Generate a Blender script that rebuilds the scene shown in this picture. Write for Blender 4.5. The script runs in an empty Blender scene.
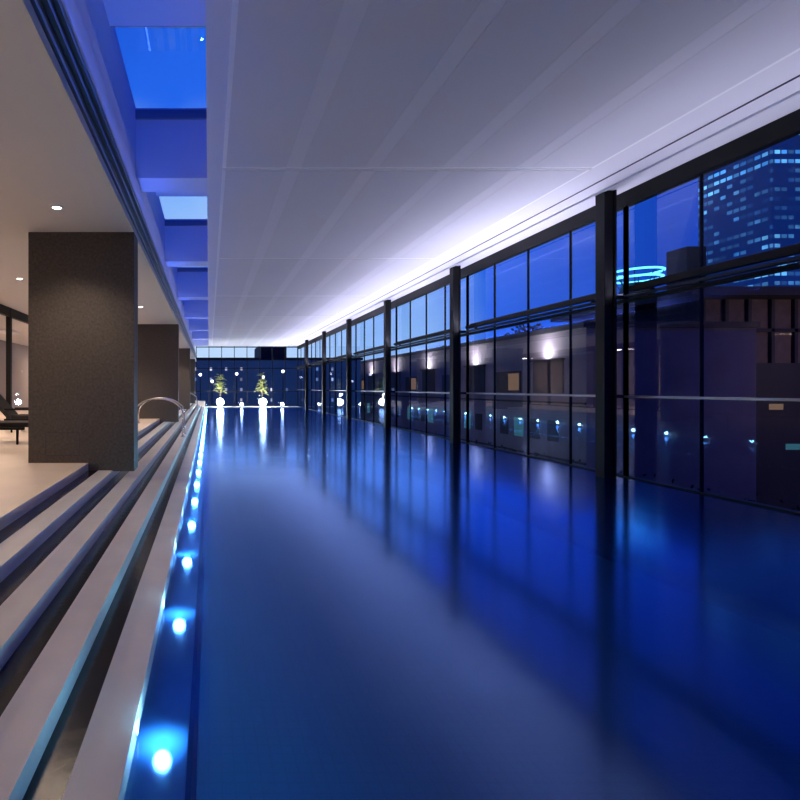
import bpy, math, random
from mathutils import Vector, Matrix
random.seed(7)
sc = bpy.context.scene
sc.view_settings.view_transform = 'Standard'
COL = bpy.context.collection

# ---------------------------------------------------------------- materials
def new_mat(name):
    m = bpy.data.materials.new(name); m.use_nodes = True
    nt = m.node_tree; nt.nodes.clear()
    o = nt.nodes.new('ShaderNodeOutputMaterial')
    return m, nt, o
def lk(nt, a, b): nt.links.new(a, b)
def pbr(name, col, rough=.6, metal=0., var=.0, scale=6., bump=0., spec=.5, emit=None, es=0.):
    m, nt, o = new_mat(name)
    p = nt.nodes.new('ShaderNodeBsdfPrincipled')
    p.inputs['Roughness'].default_value = rough
    p.inputs['Metallic'].default_value = metal
    p.inputs['Specular IOR Level'].default_value = spec
    p.inputs['Base Color'].default_value = (*col, 1)
    if emit:
        p.inputs['Emission Color'].default_value = (*emit, 1); p.inputs['Emission Strength'].default_value = es
    if var or bump:
        tc = nt.nodes.new('ShaderNodeTexCoord'); n = nt.nodes.new('ShaderNodeTexNoise')
        n.inputs['Scale'].default_value = scale; n.inputs['Detail'].default_value = 4
        lk(nt, tc.outputs['Object'], n.inputs['Vector'])
        if var:
            r = nt.nodes.new('ShaderNodeValToRGB')
            r.color_ramp.elements[0].color = (*[c*(1-var) for c in col], 1)
            r.color_ramp.elements[1].color = (*[min(1, c*(1+var)) for c in col], 1)
            r.color_ramp.elements[0].position = .3; r.color_ramp.elements[1].position = .7
            lk(nt, n.outputs['Fac'], r.inputs['Fac']); lk(nt, r.outputs['Color'], p.inputs['Base Color'])
        if bump:
            b = nt.nodes.new('ShaderNodeBump'); b.inputs['Strength'].default_value = bump; b.inputs['Distance'].default_value = .02
            lk(nt, n.outputs['Fac'], b.inputs['Height']); lk(nt, b.outputs['Normal'], p.inputs['Normal'])
    lk(nt, p.outputs[0], o.inputs[0])
    return m
def emis(name, col, s):
    m, nt, o = new_mat(name); e = nt.nodes.new('ShaderNodeEmission')
    e.inputs[0].default_value = (*col, 1); e.inputs[1].default_value = s
    lk(nt, e.outputs[0], o.inputs[0]); return m
def glassmat(name, tint, ior=1.35, k=.6):
    m, nt, o = new_mat(name)
    t = nt.nodes.new('ShaderNodeBsdfTransparent'); t.inputs[0].default_value = (*tint, 1)
    g = nt.nodes.new('ShaderNodeBsdfGlossy'); g.inputs['Roughness'].default_value = .0; g.inputs[0].default_value = (.8, .85, 1, 1)
    f = nt.nodes.new('ShaderNodeFresnel'); f.inputs[0].default_value = ior
    mu = nt.nodes.new('ShaderNodeMath'); mu.operation = 'MULTIPLY'; mu.inputs[1].default_value = k
    mx = nt.nodes.new('ShaderNodeMixShader')
    lk(nt, f.outputs[0], mu.inputs[0]); lk(nt, mu.outputs[0], mx.inputs[0])
    lk(nt, t.outputs[0], mx.inputs[1]); lk(nt, g.outputs[0], mx.inputs[2]); lk(nt, mx.outputs[0], o.inputs[0])
    return m
def math_n(nt, op, a, b=None):
    n = nt.nodes.new('ShaderNodeMath'); n.operation = op
    for i, v in enumerate((a, b)):
        if v is None: continue
        if isinstance(v, (int, float)): n.inputs[i].default_value = v
        else: lk(nt, v, n.inputs[i])
    return n.outputs[0]
def windows_mat(name, base, cw, ch, lit, colA, colB, strength, fw=.7, fh=.6, haze=(0, 0, 0), patch=0.):
    """facade with a procedural window grid; some windows are lit, a faint haze glow is painted evenly over the wall"""
    m, nt, o = new_mat(name)
    tc = nt.nodes.new('ShaderNodeTexCoord'); s = nt.nodes.new('ShaderNodeSeparateXYZ')
    lk(nt, tc.outputs['Object'], s.inputs[0])
    u = math_n(nt, 'DIVIDE', math_n(nt, 'ADD', s.outputs[0], s.outputs[1]), cw)
    v = math_n(nt, 'DIVIDE', s.outputs[2], ch)
    fu, fv = math_n(nt, 'FRACT', u), math_n(nt, 'FRACT', v)
    mask = math_n(nt, 'MULTIPLY', math_n(nt, 'LESS_THAN', fu, fw), math_n(nt, 'LESS_THAN', fv, fh))
    c = nt.nodes.new('ShaderNodeCombineXYZ')
    lk(nt, math_n(nt, 'FLOOR', u), c.inputs[0]); lk(nt, math_n(nt, 'FLOOR', v), c.inputs[1])
    w = nt.nodes.new('ShaderNodeTexWhiteNoise'); w.noise_dimensions = '2D'; lk(nt, c.outputs[0], w.inputs['Vector'])
    on = math_n(nt, 'LESS_THAN', w.outputs['Value'], lit)
    st = math_n(nt, 'MULTIPLY', math_n(nt, 'MULTIPLY', on, mask), strength)
    st = math_n(nt, 'MULTIPLY', st, math_n(nt, 'MULTIPLY', w.outputs['Value'], 1.6/lit))
    if patch:
        nz = nt.nodes.new('ShaderNodeTexNoise'); nz.inputs['Scale'].default_value = patch; nz.inputs['Detail'].default_value = 2
        lk(nt, tc.outputs['Object'], nz.inputs['Vector'])
        mr = nt.nodes.new('ShaderNodeMapRange'); mr.inputs[1].default_value = .4; mr.inputs[2].default_value = .62
        mr.inputs[3].default_value = .25; mr.inputs[4].default_value = 2.0
        lk(nt, nz.outputs['Fac'], mr.inputs[0]); st = math_n(nt, 'MULTIPLY', st, mr.outputs[0])
    mixc = nt.nodes.new('ShaderNodeMix'); mixc.data_type = 'RGBA'
    mixc.inputs[6].default_value = (*colA, 1); mixc.inputs[7].default_value = (*colB, 1)
    sep = nt.nodes.new('ShaderNodeSeparateColor'); lk(nt, w.outputs['Color'], sep.inputs[0]); lk(nt, sep.outputs[1], mixc.inputs[0])
    p = nt.nodes.new('ShaderNodeBsdfPrincipled'); p.inputs['Base Color'].default_value = (*base, 1); p.inputs['Roughness'].default_value = .5
    lk(nt, mixc.outputs[2], p.inputs['Emission Color']); lk(nt, st, p.inputs['Emission Strength'])
    e = nt.nodes.new('ShaderNodeEmission'); e.inputs[0].default_value = (*haze, 1)  # even emission over the whole facade imitates haze
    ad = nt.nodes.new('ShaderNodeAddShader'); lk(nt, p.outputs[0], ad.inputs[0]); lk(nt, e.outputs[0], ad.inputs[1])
    lk(nt, ad.outputs[0], o.inputs[0]); return m

M_ceil = pbr('ceiling_plaster', (.82, .81, .85), .8, var=.02, scale=.5)
M_ceil2 = pbr('ceiling_panel', (.77, .76, .81), .8, var=.02, scale=.4)
M_strip = pbr('ceiling_strip', (.83, .82, .87), .8)
M_cgap = pbr('ceiling_joint', (.98, .98, .99), .8)
M_gap = pbr('shadow_gap', (.05, .05, .07), .9)
M_soff = pbr('soffit_paint', (.66, .65, .64), .8, var=.02, scale=.5)
M_white = pbr('white_paint', (.75, .75, .8), .6)
M_beam = pbr('skylight_paint', (.72, .75, .9), .7)
M_steel = pbr('dark_steel', (.006, .006, .007), .5, metal=.0, var=.1, scale=3, spec=.2)
M_transom = pbr('grey_transom', (.09, .09, .11), .5)
M_alum = pbr('aluminium', (.35, .36, .4), .35, metal=.8)
M_track = pbr('dark_track', (.1, .1, .13), .4, metal=.5)
M_chrome = pbr('chrome', (.85, .83, .8), .12, metal=1.)
M_pillar = pbr('dark_stone_pillar', (.078, .066, .058), .6, var=.3, scale=30, bump=.2)
M_deck = pbr('limestone_deck', (.85, .72, .6), .35, var=.07, scale=1.4)
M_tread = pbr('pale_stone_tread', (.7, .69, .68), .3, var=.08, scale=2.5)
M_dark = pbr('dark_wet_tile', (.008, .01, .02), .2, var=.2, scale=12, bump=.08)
M_shelf = pbr('blue_shelf_tile', (.42, .6, .72), .35, var=.08, scale=6)
M_wall = pbr('plaster_wall', (.3, .27, .26), .8, var=.03, scale=1)
M_glass = glassmat('window_glass', (.84, .89, 1), k=.13)
M_sky = glassmat('skylight_glass', (.85, .9, 1), k=.05)
M_bulb = emis('lamp_warm', (1, .85, .7), 40)
M_cyan = emis('lamp_cyan', (.5, .88, 1), 6)
M_fac = pbr('concrete_facade', (.14, .12, .14), .8, var=.15, scale=.6)
M_extdark = pbr('dark_facade', (.018, .016, .02), .7, var=.2, scale=.5)
M_ground = pbr('asphalt', (.03, .03, .035), .8, var=.2, scale=.5)
M_leaf = pbr('leaf_green', (.006, .013, .006), .8, var=.5, scale=2, spec=.1)
M_leaf2 = pbr('palm_green', (.3, .33, .1), .5, var=.3, scale=5)
M_bark = pbr('bark', (.06, .04, .03), .9, var=.3, scale=20)
M_fabric = pbr('lounger_fabric', (.02, .018, .02), .8, var=.2, scale=60)
M_pot = pbr('pot_ceramic', (.1, .1, .11), .4, var=.1)

def tile_mat():
    m, nt, o = new_mat('blue_mosaic')
    tc = nt.nodes.new('ShaderNodeTexCoord'); b = nt.nodes.new('ShaderNodeTexBrick')
    b.offset = 0; b.inputs['Scale'].default_value = 1
    b.inputs['Brick Width'].default_value = .1; b.inputs['Row Height'].default_value = .1
    b.inputs['Mortar Size'].default_value = .006
    b.inputs['Color1'].default_value = (.02, .13, .27, 1); b.inputs['Color2'].default_value = (.021, .135, .28, 1)
    b.inputs['Mortar'].default_value = (.017, .11, .235, 1)
    lk(nt, tc.outputs['Object'], b.inputs['Vector'])
    p = nt.nodes.new('ShaderNodeBsdfPrincipled'); p.inputs['Roughness'].default_value = .6
    lk(nt, b.outputs[0], p.inputs['Base Color']); lk(nt, p.outputs[0], o.inputs[0]); return m
M_tile = tile_mat()
M_tiledark = pbr('dimmed_wall_tile', (.006, .025, .1), .6)  # shade put into the colour: dims the right wall, hides its floor join
def water_mat():
    m, nt, o = new_mat('pool_water')
    tc = nt.nodes.new('ShaderNodeTexCoord'); n = nt.nodes.new('ShaderNodeTexNoise')
    n.inputs['Scale'].default_value = 1.2; n.inputs['Detail'].default_value = 2
    lk(nt, tc.outputs['Object'], n.inputs['Vector'])
    b = nt.nodes.new('ShaderNodeBump'); b.inputs['Strength'].default_value = .08; b.inputs['Distance'].default_value = .03
    lk(nt, n.outputs['Fac'], b.inputs['Height'])
    t = nt.nodes.new('ShaderNodeBsdfTransparent'); t.inputs[0].default_value = (.32, .56, .82, 1)
    g = nt.nodes.new('ShaderNodeBsdfGlossy'); g.inputs['Roughness'].default_value = .13; g.inputs[0].default_value = (.33, .52, 1, 1)
    lk(nt, b.outputs[0], g.inputs['Normal'])
    f = nt.nodes.new('ShaderNodeFresnel'); f.inputs[0].default_value = 1.42
    mx = nt.nodes.new('ShaderNodeMixShader')
    lk(nt, math_n(nt, 'MINIMUM', math_n(nt, 'MULTIPLY', f.outputs[0], 2.5), .93), mx.inputs[0])
    lk(nt, t.outputs[0], mx.inputs[1]); lk(nt, g.outputs[0], mx.inputs[2]); lk(nt, mx.outputs[0], o.inputs[0]); return m
M_water = water_mat()

# ---------------------------------------------------------------- mesh builder
class B:
    def __init__(s): s.v = []; s.f = []; s.mi = []; s.mats = []; s.smooth = []
    def _m(s, m):
        if m not in s.mats: s.mats.append(m)
        return s.mats.index(m)
    def add(s, vs, fs, m, sm=False):
        k = len(s.v); i = s._m(m); s.v += [tuple(v) for v in vs]
        for f in fs: s.f.append(tuple(k+a for a in f)); s.mi.append(i); s.smooth.append(sm)
    def box(s, lo, hi, m, rot=None):
        x0, y0, z0 = lo; x1, y1, z1 = hi
        vs = [Vector(p) for p in ((x0,y0,z0),(x1,y0,z0),(x1,y1,z0),(x0,y1,z0),(x0,y0,z1),(x1,y0,z1),(x1,y1,z1),(x0,y1,z1))]
        if rot:
            c = (Vector(lo)+Vector(hi))/2; vs = [c + rot @ (v-c) for v in vs]
        s.add(vs, [(0,3,2,1),(4,5,6,7),(0,1,5,4),(1,2,6,5),(2,3,7,6),(3,0,4,7)], m)
    def quad(s, a, b, c, d, m): s.add([a, b, c, d], [(0, 1, 2, 3)], m)
    def tube(s, pts, r, m, n=10):
        pts = [Vector(p) for p in pts]; vs = []; fs = []
        rr = r if isinstance(r, (list, tuple)) else [r]*len(pts)
        up = None
        for i, p in enumerate(pts):
            d = (pts[min(i+1, len(pts)-1)]-pts[max(i-1, 0)]).normalized()
            a = Vector((0, 0, 1)) if abs(d.z) < .9 else Vector((1, 0, 0))
            if up is None: up = a
            x = d.cross(up)
            if x.length < .1: x = d.cross(a)
            x.normalize(); y = x.cross(d).normalized(); up = y
            for j in range(n):
                t = 2*math.pi*j/n; vs.append(p + (x*math.cos(t)+y*math.sin(t))*rr[i])
        for i in range(len(pts)-1):
            for j in range(n):
                fs.append((i*n+j, i*n+(j+1) % n, (i+1)*n+(j+1) % n, (i+1)*n+j))
        fs.append(tuple(range(n-1, -1, -1))); fs.append(tuple(range((len(pts)-1)*n, len(pts)*n)))
        s.add(vs, fs, m, True)
    def lathe(s, c, prof, m, n=24):
        vs = []; fs = []
        for r, z in prof:
            for j in range(n):
                t = 2*math.pi*j/n; vs.append((c[0]+r*math.cos(t), c[1]+r*math.sin(t), c[2]+z))
        for i in range(len(prof)-1):
            for j in range(n): fs.append((i*n+j, i*n+(j+1) % n, (i+1)*n+(j+1) % n, (i+1)*n+j))
        s.add(vs, fs, m, True)
    def leaf(s, p, d, L, w, m):
        d = Vector(d).normalized(); sd = d.cross(Vector((random.uniform(-1, 1), random.uniform(-1, 1), random.uniform(-1, 1))))
        if sd.length < .05: sd = Vector((1, 0, 0))
        sd.normalize(); p = Vector(p)
        s.add([p, p+d*L*.5+sd*w, p+d*L, p+d*L*.5-sd*w], [(0, 1, 2, 3)], m)
    def obj(s, name, bevel=0., parent=None):
        me = bpy.data.meshes.new(name); me.from_pydata(s.v, [], s.f)
        for m in s.mats: me.materials.append(m)
        for p, i, q in zip(me.polygons, s.mi, s.smooth): p.material_index = i; p.use_smooth = q
        me.update(); o = bpy.data.objects.new(name, me); COL.objects.link(o)
        if bevel:
            b = o.modifiers.new('bevel', 'BEVEL'); b.width = bevel; b.segments = 2; b.limit_method = 'ANGLE'
        if parent: o.parent = parent
        return o
def light(name, kind, loc, power, col, size=.1, size_y=None, rot=(0, 0, 0), parent=None, spot=None, blend=.5):
    l = bpy.data.lights.new(name, kind); l.energy = power; l.color = col
    if kind == 'AREA':
        l.size = size
        if size_y: l.shape = 'RECTANGLE'; l.size_y = size_y
    else: l.shadow_soft_size = size
    if kind == 'SPOT': l.spot_size = spot; l.spot_blend = blend
    o = bpy.data.objects.new(name, l); o.location = loc; o.rotation_euler = rot; COL.objects.link(o)
    if parent: o.parent = parent
    return o

BAY = 5.16
YB, YE = -4.0, 39.5
# ---------------------------------------------------------------- pool, steps, deck
b = B(); PX0, PX1, PE = -.09, 6.97, 37.6
b.quad((PX0, YB+.01, -1.5), (PX1, YB+.01, -1.5), (PX1, PE, -1.5), (PX0, PE, -1.5), M_tile)
b.quad((PX0, YB+.01, -1.5), (PX0, PE, -1.5), (PX0, PE, -.03), (PX0, YB+.01, -.03), M_tile)
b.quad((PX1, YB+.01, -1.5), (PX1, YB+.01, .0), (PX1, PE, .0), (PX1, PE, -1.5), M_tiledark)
b.quad((PX0, PE, -1.5), (PX1, PE, -1.5), (PX1, PE, .06), (PX0, PE, .06), M_tile)
b.quad((PX0, YB+.01, -1.5), (PX0, YB+.01, 0), (PX1, YB+.01, 0), (PX1, YB+.01, -1.5), M_tile)
b.obj('swimming_pool')
b = B(); b.quad((-.31, YB+.01, 0), (PX1, YB+.01, 0), (PX1, PE, 0), (-.31, PE, 0), M_water); b.obj('pool_water')

b = B(); b.box((-.32, YB+.01, -.5), (PX0-.002, PE, -.02), M_shelf)
xs = [-.31, -.635, -.96, -1.285, -1.61]
for i in range(4):
    z = .1*(i+1); x1, x0 = xs[i], xs[i+1]
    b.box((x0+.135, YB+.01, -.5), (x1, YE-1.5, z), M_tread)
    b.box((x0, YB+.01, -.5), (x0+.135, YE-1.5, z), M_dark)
b.obj('pool_steps')
b = B(); b.box((-9, YB, -.5), (-1.61, YE, .5), M_deck)
b.box((-1.61, YE-1.5, -.5), (-.31, YE, .5), M_deck)
b.obj('floor')
b = B(); b.box((-.31, PE+.01, -.5), (6.97, YE, .06), M_tread); b.obj('floor_pool_end')

# step lights
y = .92
while y < 37.3:
    b = B()
    n = 16; R = .03; vs = [(-.304, y, .05)]+[(-.304, y+R*math.cos(2*math.pi*j/n), .05+R*math.sin(2*math.pi*j/n)) for j in range(n)]
    b.add(vs, [(0, 1+j, 1+(j+1) % n) for j in range(n)], M_cyan)
    R = .042; rg = [(-.308, y+R*math.cos(2*math.pi*j/n), .05+R*math.sin(2*math.pi*j/n)) for j in range(n)]
    b.add(rg, [tuple(range(n))], M_alum)
    o = b.obj('step_light')
    light('lamp', 'POINT', (-.2, y, .095), 6.5, (.25, .7, 1), .04, parent=o)
    y += 1.22

# ---------------------------------------------------------------- ceilings
ZC = 4.8
b = B(); b.box((-.03, YB, ZC), (7.3, YE+.2, 5.0), M_ceil)
b.box((6.22, YB, ZC-.006), (6.25, YE, ZC+.001), M_gap)
b.box((6.55, YB, ZC-.03), (6.6, YE, ZC+.001), M_white)
for k in range(-2, 7):
    y0 = 7.47+BAY*(k-1)+.06; y1 = min(7.47+BAY*k-.06, YE-.1)
    if y0 > YE-1: break
    y0 = max(y0, YB+.05)
    b.box((.2, y0-.045, ZC-.024), (5.73, y1+.045, ZC+.001), M_cgap)
    seams = [.25, 1.15, 1.36, 2.3, 2.52, 3.45, 3.67, 4.55, 4.77, 5.68]
    for i in range(len(seams)-1):
        b.box((seams[i]+.002, y0, ZC-.03), (seams[i+1]-.002, y1, ZC-.023), M_strip if i % 2 else M_ceil2)
b.obj('ceiling')
b = B(); b.box((-9, YB, 3.58), (-1.3, YE+.2, 3.8), M_soff); b.box((-1.3, YB, 3.58), (-1.0, YE+.2, 3.66), M_soff)
b.obj('ceiling_left')
b = B()
b.box((-1.3, YB, 3.66), (-1.04, YE, 4.12), M_track)
for z in (3.72, 3.9, 4.06): b.box((-1.04, YB, z), (-1.0, YE, z+.035), M_alum)
b.box((-1.35, YB, 4.12), (-1.0, YE, 4.17), M_white)
b.box((-1.35, YB, 4.17), (-1.08, YE, 4.62), M_white)
b.box((-1.35, YB, 4.62), (-1.15, YE, 5.9), M_beam)
wb = b.obj('wall_bulkhead')
b = B(); b.box((-1.075, YB+.1, 4.172), (-1.045, YE-.1, 4.2), M_alum); o = b.obj('added_cove_light')  # strip added to brighten the skylight shaft and beams in blue
light('lamp', 'AREA', (-1.03, 17.5, 4.215), 110, (.08, .16, 1), .03, 42, rot=(math.pi, math.radians(15), 0), parent=o)
b = B()
for k in range(-3, 8):
    yb = 7.86+BAY*k
    if yb > YE: break
    b.box((-1.15, yb, ZC), (-.03, min(yb+.56, YE), 5.9), M_beam)
    y0 = yb+.56; y1 = yb+BAY-2.06
    if y0 < YE: b.box((-1.15, y0, 5.7), (-.03, min(y1, YE), 5.9), M_beam)
b.box((-.03, YB, 5.0), (.15, YE, 5.9), M_beam)
b.obj('ceiling_skylight_beams')
for k in range(-2, 7):
    y1 = 7.86+BAY*k; y0 = y1-2.06
    if y1 > YE: break
    b = B()
    b.quad((-1.15, y0, 5.8), (-.03, y0, 5.8), (-.03, y1, 5.8), (-1.15, y1, 5.8), M_sky)
    b.box((-1.15, y0, 5.72), (-.03, y0+.05, 5.85), M_alum); b.box((-1.15, y1-.05, 5.72), (-.03, y1, 5.85), M_alum)
    b.obj('skylight')

# ---------------------------------------------------------------- right glazing
wn = 0
colY = [8.42+BAY*k for k in range(-2, 7)]
for i, yc in enumerate(colY):
    if yc > YE-.2: continue
    b = B()
    w = .1
    for x in (6.6, 6.77):
        b.box((x-.018, yc-w, 0), (x+.018, yc+w, ZC), M_steel)
    b.box((6.6, yc-.07, 0), (6.77, yc+.07, ZC), M_steel)
    b.box((6.77, yc-.03, 3.0), (6.99, yc+.03, 3.06), M_steel); b.box((6.77, yc-.03, 1.33), (6.99, yc+.03, 1.39), M_steel)
    b.obj('steel_column', .004)
edges = [YB]+[c for c in colY if c < YE-1]+[YE]
edges = sorted(set(e for e in edges if e >= YB))
for i in range(len(edges)-1):
    y0, y1 = edges[i]+.0, edges[i+1]
    wn += 1; b = B()
    b.quad((7.02, y0, 0), (7.02, y1, 0), (7.02, y1, 4.55), (7.02, y0, 4.55), M_glass)
    b.box((6.98, y0, 4.55), (7.1, y1, 4.8), M_steel)
    b.box((6.96, y0, 3.02), (7.08, y1, 3.06), M_transom); b.box((6.98, y0, 2.93), (7.08, y1, 2.99), M_steel)
    b.box((6.97, y0, 1.34), (7.07, y1, 1.375), M_alum)
    b.box((6.98, y0, -.3), (7.1, y1, .02), M_steel)
    m = max(1, round((y1-y0)/1.29))
    for j in range(0, m+1):
        y = y0+(y1-y0)*j/m
        t = .03 if j in (0, m) else .006
        b.box((7.0, y-t, 0), (7.05, y+t, 4.55), M_steel)
    b.obj('window_%d' % wn)
for i in range(len(edges)-1):
    y0, y1 = edges[i]+.3, edges[i+1]-.3
    if y1 < 4: continue
    b = B()
    b.box((6.82, y0, 3.07), (6.93, y1, 3.09), M_steel)
    b.box((6.815, y0-.01, 3.07), (6.825, y1+.01, 3.15), M_steel)  # opaque lip added to block the lamp from the water reflections
    b.box((6.925, y0, 3.09), (6.93, y1, 3.2), M_steel)
    for yy in (y0+.3, y1-.3): b.box((6.9, yy-.02, 3.04), (6.955, yy+.02, 3.07), M_steel)
    o = b.obj('linear_uplight')
    pw = 145 if y1 > 12 else 50
    light('lamp', 'AREA', (6.89, (y0+y1)/2, 3.125), pw, (.74, .73, 1), .05, y1-y0, rot=(math.pi, math.radians(-60), 0), parent=o)

# ---------------------------------------------------------------- end glazing
wn += 1; b = B()
b.quad((-1.0, YE, .06), (7.0, YE, .06), (7.0, YE, 4.8), (-1.0, YE, 4.8), M_glass)
for j in range(0, 9):
    x = -1+j*1.0; b.box((x-.025, YE-.04, .06), (x+.025, YE+.05, 4.8), M_steel)
for z in (.06, 1.2, 3.02, 4.7): b.box((-1, YE-.045, z), (7, YE+.055, z+.06), M_steel)
b.obj('window_%d' % wn)
wn += 1; b = B()
b.quad((-5.2, YE, .5), (-1.0, YE, .5), (-1.0, YE, 3.58), (-5.2, YE, 3.58), M_glass)
for j in range(0, 4):
    x = -5.2+j*1.35; b.box((x-.03, YE-.04, .5), (x+.03, YE+.05, 3.58), M_steel)
b.obj('window_%d' % wn)

# ---------------------------------------------------------------- back / left rooms
b = B(); b.box((-9, YB-.2, -1.5), (7.1, YB, 5.9), M_wall); b.obj('wall_back')
b = B(); b.box((-9.2, YB, 0), (-9, YE+.2, 3.7), M_wall); b.obj('wall_left')
b = B(); b.box((-9, YE, .5), (-5.2, YE+.2, 3.58), M_wall); b.obj('wall_end_left')
wn += 1; b = B()
b.quad((-5.2, YB, .5), (-5.2, YE, .5), (-5.2, YE, 3.58), (-5.2, YB, 3.58), M_glass)
y = YB
while y < YE:
    b.box((-5.26, y-.05, .5), (-5.14, y+.05, 3.58), M_steel); y += 1.7
b.box((-5.25, YB, 3.35), (-5.15, YE, 3.58), M_steel); b.box((-5.25, YB, .5), (-5.15, YE, .56), M_steel)
b.obj('window_%d' % wn)

for i, y in enumerate((6.67, 16.3, 26.2, 35.9)):
    b = B(); b.box((-2.41, y, .39), (-1.0, y+.36, 3.58), M_pillar)
    if i == 0:
        for (xa, za, xb, zb) in ((-2.18, .6, -1.72, .606), (-2.18, .9, -1.72, .906), (-2.18, .6, -2.174, .906), (-1.726, .6, -1.72, .906)):
            b.box((xa, y-.004, za), (xb, y+.01, zb), M_gap)
    b.obj('stone_pillar')

for (x, y) in ((-1.75, 5.75), (-1.75, 12.8), (-1.75, 19), (-1.75, 25), (-1.75, 31), (-3.6, 3.0), (-3.6, 9.5), (-3.6, 15), (-3.6, 22), (-3.6, 29), (-1.75, .5)):  # row farther from the pool is added to brighten deck and steps
    b = B(); n = 20
    b.lathe((x, y, 3.58), [(.045, -.001), (.05, -.012), (.075, -.012), (.08, 0)], M_white, n)
    b.add([(x+.045*math.cos(2*math.pi*j/n), y+.045*math.sin(2*math.pi*j/n), 3.574) for j in range(n)], [tuple(range(n))], M_bulb)
    o = b.obj('recessed_downlight')
    pw = 20 if y < 1 else (105 if y < 6 else 210)
    light('lamp', 'SPOT', (x, y, 3.55), pw, (1, .78, .6), .04, parent=o, spot=math.radians(120), blend=.8)
for y in (2, 10, 18, 26, 34):
    b = B(); b.box((-7.6, y-.6, 3.5), (-7.0, y+.6, 3.57), M_white); o = b.obj('ceiling_lamp')
    light('lamp', 'AREA', (-7.3, y, 3.49), 150, (1, .68, .46), .6, 1.2, parent=o)

def rail(y):
    b = B(); pts = [(-2.0, y, .5), (-2.0, y, .8)]
    for i in range(15):
        t = math.pi*(1-i/14); pts.append((-1.35+.65*math.cos(t), y, .8+.42*math.sin(t)))
    pts += [(-.7, y, .6), (-.7, y, .2)]
    b.tube(pts, .02, M_chrome)
    b.lathe((-2.0, y, .5), [(.05, 0), (.05, .02), (.02, .03)], M_chrome); b.lathe((-.7, y, .2), [(.05, 0), (.05, .02), (.02, .03)], M_chrome)
    return b
for y in (13.3, 14.2, 29., 30.): rail(y).obj('pool_handrail')

def lounger(x, y):
    b = B()
    z = .5
    for yy in (y, y+.62):
        b.box((x-.1, yy, z+.26), (x+1.25, yy+.04, z+.31), M_steel)
        for xx in (x+.05, x+1.1):
            b.box((xx, yy, z), (xx+.04, yy+.04, z+.27), M_steel)
        b.box((x-.1, yy, z+.5), (x+.5, yy+.04, z+.54), M_steel)
        b.box((x+.46, yy, z+.3), (x+.5, yy+.04, z+.5), M_steel)
    b.box((x+.05, y+.04, z+.31), (x+1.3, y+.62, z+.39), M_fabric)
    b.box((x-.65, y+.04, z+.56), (x+.15, y+.62, z+.64), M_fabric, rot=Matrix.Rotation(math.radians(48), 3, 'Y'))
    b.obj('sun_lounger', .012)
lounger(-4.5, 8.8); lounger(-4.5, 11.2); lounger(-4.5, 19)

def palm(x, y, zb):
    b = B()
    b.lathe((x, y, zb), [(0, 0), (.2, 0), (.28, .45), (.25, .45), (.24, .4), (0, .4)], M_pot)
    b.tube([(x, y, zb+.4), (x+.02, y, zb+1.0), (x, y+.02, zb+2.4)], [.05, .04, .02], M_bark, 8)
    for i in range(46):
        a = i*2.4; h = random.uniform(1.0, 2.4); el = random.uniform(-.1, 1.3); L = random.uniform(.35, .6)*(1.3-.4*(h-1.0))
        p = Vector((x, y, zb+h)); d = Vector((math.cos(a)*math.cos(el), .6*math.sin(a)*math.cos(el), math.sin(el)))
        pts = [p+d*L*t+Vector((0, 0, -.3*L*t*t)) for t in [j/9 for j in range(10)]]
        b.tube(pts, .008, M_leaf2, 5)
        for j in range(2, 10):
            s = (pts[j]-pts[j-1]).normalized(); sd = s.cross(Vector((0, 0, 1)))
            if sd.length < .1: sd = Vector((1, 0, 0))
            sd.normalize()
            for sg in (-1, 1): b.leaf(pts[j], s*.7+sd*sg, .14, .022, M_leaf2)
    b.obj('potted_tree')
M_star = emis('spot_white', (.85, .95, 1), 90)
for x in (.85, 4.1):
    palm(x, 38.7, .06)
    b = B(); b.lathe((x, 37.98, .06), [(0, 0), (.12, 0), (.12, .03), (.03, .05), (.03, .2), (0, .2)], M_steel, 16)
    b.lathe((x, 37.98, .44), [(.001, -.27)]+[(.27*math.sin(math.pi*i/10), -.27*math.cos(math.pi*i/10)) for i in range(1, 10)]+[(.001, .27)], M_star, 20)
    o = b.obj('globe_lamp')
    light('lamp', 'POINT', (x, 37.66, 1.0), 110, (.95, .95, 1), .1, parent=o)
for x in (-.6, 2.5, 5.6):
    b = B(); b.lathe((x, 38.2, .06), [(0, 0), (.08, 0), (.08, .04), (.05, .16), (0, .16)], M_steel, 16)
    b.lathe((x, 38.2, .26), [(.001, -.1)]+[(.1*math.sin(math.pi*i/8), -.1*math.cos(math.pi*i/8)) for i in range(1, 8)]+[(.001, .1)], M_star, 16)
    b.obj('small_globe_lamp')

b = B(); b.box((-.085, YB+.3, -.5), (-.06, PE-.3, -.4), M_alum); o = b.obj('underwater_light')
light('lamp', 'AREA', (-.03, (YB+PE)/2, -.45), 190, (.15, .6, 1), .12, PE-YB-.8, rot=(0, math.radians(-50), 0), parent=o)

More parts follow.
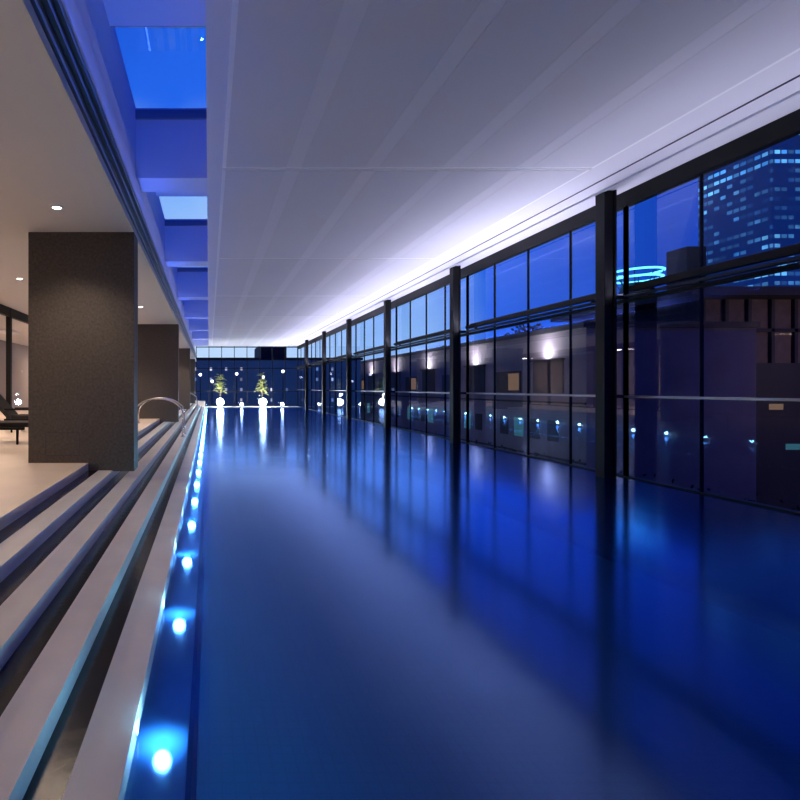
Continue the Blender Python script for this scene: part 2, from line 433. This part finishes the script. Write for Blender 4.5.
# ---------------------------------------------------------------- exterior
b = B(); b.quad((-150, -100, -6), (200, -100, -6), (200, 300, -6), (-150, 300, -6), M_ground); b.obj('ground')
b = B(); b.box((7.12, YB, -6), (13.5, 50, -1.6), M_extdark); b.obj('terrace_planter')
M_lit1 = emis('lit_interior_warm', (.5, .3, .2), .35); M_lit2 = emis('lit_interior_cool', (.1, .35, .45), .3)
b = B(); X = 20
b.box((X, 26.5, -6), (X+9, 75, 4.7), M_fac); b.box((X-.3, 26.3, 4.7), (X+9, 75, 5.0), M_extdark)
for k in range(1, 7):
    y = 20.2+8*k
    b.box((X-.05, y, 1.2), (X+.02, y+2.6, 3.1), M_extdark)
    b.box((X-.22, y-.1, 3.1), (X, y+2.7, 3.2), M_extdark)
    b.box((X-.05, y+3.8, 1.2), (X+.02, y+6.6, 2.6), M_extdark)
    b.box((X-.07, y+4.0, 1.35), (X-.04, y+5.1, 2.45), M_lit1 if k % 2 else M_lit2)
    b.box((X-.07, y+5.3, 1.35), (X-.04, y+6.4, 2.45), M_extdark)
    for j in range(4):
        b.box((X-.04, y+.4+1.6*j, -1.6), (X+.02, y+1.3+1.6*j, -.4), M_lit2 if (j+k) % 3 == 0 else M_extdark)
for z in (-2.6, .6): b.box((X-.1, 26.5, z), (X, 75, z+.12), M_extdark)
bld = b.obj('low_concrete_building')
for k in range(1, 7):
    light('wall_washer', 'AREA', (X-.25, 21.5+8*k, 3.25), 260, (1, .93, .93), 2.4, .12, rot=(math.pi, math.radians(30), 0), parent=bld)
for k in range(0, 6):
    light('wall_flood', 'AREA', (X-3.5, 30+8*k, -2), 12, (.5, .55, 1), 1., 1., rot=(0, math.radians(-110), 0), parent=bld)
M_brick = pbr('brown_brick', (.1, .07, .065), .8, var=.2, scale=2)
b = B()
b.box((29.5, 30, -6), (48, 40, 3.0), M_extdark); b.box((28, 29, 6.9), (50, 41, 7.4), M_extdark)
b.box((30, 30.5, 3.0), (48, 40, 6.9), M_brick)
for j in range(10):
    x = 30+1.4*j; b.box((x-.1, 30.3, 3.0), (x+.1, 30.5, 6.9), M_extdark)
b.box((30, 30.3, 4.9), (48, 30.48, 5.1), M_extdark)
for (x, z, mm) in ((30.6, .6, M_lit2), (33.6, .2, M_lit1), (34.6, -2.2, M_lit2), (31.4, -3.4, M_lit2)):
    b.box((x, 29.95, z), (x+.8, 30.0, z+.35), mm)
pav = b.obj('roof_pavilion')
light('flood', 'AREA', (36, 21, 3), 230, (1, .68, .6), 1, 1, rot=(math.radians(100), 0, 0), parent=pav)
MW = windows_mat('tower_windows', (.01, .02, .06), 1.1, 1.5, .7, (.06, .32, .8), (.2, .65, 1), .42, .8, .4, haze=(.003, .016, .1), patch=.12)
b = B(); b.box((90, 80, -6), (101, 92, 43), MW); b.box((101, 78, -6), (118, 96, 50), MW); b.box((86, 90, -6), (89.5, 94, 27), M_extdark); b.obj('skyscraper')
M_neon = emis('neon_blue', (.1, .62, 1), 4)
b = B(); cx, cy = 51.3, 60
b.lathe((cx, cy, 0), [(1.7, -6), (1.7, 13), (1.4, 14), (0.01, 14)], M_extdark, 32)
for z, r in ((15.4, 2.5), (14.6, 2.4), (11.2, 2.2)):
    b.tube([(cx+r*math.cos(2*math.pi*j/40), cy+r*math.sin(2*math.pi*j/40), z) for j in range(41)], .12, M_neon, 8)
for j in range(8):
    a = j*math.pi/4; b.tube([(cx+1.3*math.cos(a), cy+1.3*math.sin(a), 13), (cx+2.5*math.cos(a), cy+2.5*math.sin(a), 15.4)], .05, M_extdark, 6)
    b.tube([(cx+1.6*math.cos(a), cy+1.6*math.sin(a), 10.6), (cx+2.2*math.cos(a), cy+2.2*math.sin(a), 11.2)], .05, M_extdark, 6)
b.obj('neon_ring_tower')
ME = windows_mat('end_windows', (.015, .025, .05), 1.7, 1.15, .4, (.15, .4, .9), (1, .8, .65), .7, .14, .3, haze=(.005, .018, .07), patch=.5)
b = B(); b.box((-20, 56, -6), (17, 70, 4.6), ME); b.box((-20.2, 55.8, 4.6), (17.2, 70, 4.9), M_extdark)
b.box((-8, 58, 4.9), (-3, 66, 7), M_extdark); b.box((6, 58, 4.9), (9, 66, 6.6), M_extdark); b.obj('office_building')
for (x, y, z) in ((-.8, 46, 2.6), (.3, 48, 2.0), (2.6, 47, 2.7), (5.2, 48, 2.4), (6.8, 46, 2.9)):
    b = B(); b.tube([(x, y, -6), (x, y, z)], .04, M_steel, 8)
    b.lathe((x, y, z), [(.01, 0)]+[(.13*math.sin(math.pi*i/8), .13-.13*math.cos(math.pi*i/8)) for i in range(1, 8)]+[(.001, .26)], emis('terrace_lamp_glow', (.95, .9, 1), 6), 14)
    b.obj('terrace_lamp')
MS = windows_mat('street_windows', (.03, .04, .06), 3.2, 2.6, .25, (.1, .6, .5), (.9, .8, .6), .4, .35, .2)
b = B(); b.box((36, 45, -6), (60, 56, 6.5), MS); b.box((40, 46, 6.5), (45, 54, 8.5), M_extdark); b.box((54, 46, 6.5), (58, 50, 8), M_extdark); b.obj('apartment_block')

def tree(x, y, zb, h, r, n=420):
    b = B(); b.tube([(x, y, zb), (x+.1, y, zb+h*.4), (x, y+.1, zb+h*.75)], [.16, .12, .06], M_bark, 8)
    for i in range(5):
        a = i*1.3; b.tube([(x, y, zb+h*.5), (x+r*.6*math.cos(a), y+r*.6*math.sin(a), zb+h*.8)], [.06, .03], M_bark, 6)
    for i in range(n):
        v = Vector((random.gauss(0, 1), random.gauss(0, 1), random.gauss(0, 1))).normalized()*random.uniform(.4, 1)
        p = (x+v.x*r, y+v.y*r, zb+h*.78+v.z*r*.7); b.leaf(p, (v.x+random.uniform(-.5, .5), v.y+random.uniform(-.5, .5), v.z), .4, .14, M_leaf)
    b.obj('street_tree')
for (x, y) in ((32.3, 44.5), (32.3, 50), (32.3, 55), (32.3, 61), (32, 68)): tree(x, y, -6, random.uniform(13.5, 16.), 2.4, 600)
b = B()
for i in range(5000):
    y = random.uniform(4, 40); x = random.uniform(8.6, 12.8)
    b.leaf((x, y, -1.6+random.uniform(0, .6)), (random.uniform(-1, 1), random.uniform(-1, 1), random.uniform(0, 1)), .13, .03, M_leaf)
b.obj('ground_cover_planting')
for (x, y, z, c, p) in ((14.5, 19, -2, (.3, 1, .6), 25), (15, 30, -2, (.4, 1, .7), 50)):
    b = B(); b.tube([(x, y, -6), (x, y, z)], .05, M_steel, 8); b.lathe((x, y, z), [(.02, 0), (.14, .06), (.14, .16), (.02, .22)], emis('street_lamp_glow', c, 4), 14)
    o = b.obj('street_lamp'); light('lamp', 'POINT', (x, y, z+.5), p, c, .2, parent=o)

# ---------------------------------------------------------------- world: twilight sky
w = bpy.data.worlds.new('dusk'); sc.world = w; w.use_nodes = True; nt = w.node_tree; nt.nodes.clear()
o = nt.nodes.new('ShaderNodeOutputWorld'); bg = nt.nodes.new('ShaderNodeBackground')
tc = nt.nodes.new('ShaderNodeTexCoord'); s = nt.nodes.new('ShaderNodeSeparateXYZ'); r = nt.nodes.new('ShaderNodeValToRGB')
lk(nt, tc.outputs['Generated'], s.inputs[0])
nz = nt.nodes.new('ShaderNodeTexNoise'); nz.inputs['Scale'].default_value = 3; nz.inputs['Detail'].default_value = 3; lk(nt, tc.outputs['Generated'], nz.inputs['Vector'])
v = math_n(nt, 'ADD', s.outputs[1], math_n(nt, 'MULTIPLY', math_n(nt, 'SUBTRACT', nz.outputs['Fac'], .5), .16))
lk(nt, v, r.inputs[0]); cr = r.color_ramp
cr.elements[0].position = 0; cr.elements[0].color = (.004, .025, .35, 1)
cr.elements[1].position = 1; cr.elements[1].color = (.6, .78, 1, 1)
for p, c in ((.62, (.005, .03, .34)), (.77, (.014, .1, .65)), (.87, (.02, .15, .85)), (.93, (.3, .55, 1))):
    e = cr.elements.new(p); e.color = (*c, 1)
lk(nt, r.outputs[0], bg.inputs[0]); bg.inputs[1].default_value = 1.0; lk(nt, bg.outputs[0], o.inputs[0])

# ---------------------------------------------------------------- camera (level view camera with lens shift)
c = bpy.data.cameras.new('camera'); co = bpy.data.objects.new('camera', c); COL.objects.link(co)
co.location = (0, 0, 1.5); co.rotation_euler = (math.pi/2, 0, 0)
c.sensor_width = 36; c.lens = 22.5; c.shift_x = 191/800; c.shift_y = -12/800; c.clip_end = 1000
sc.camera = co
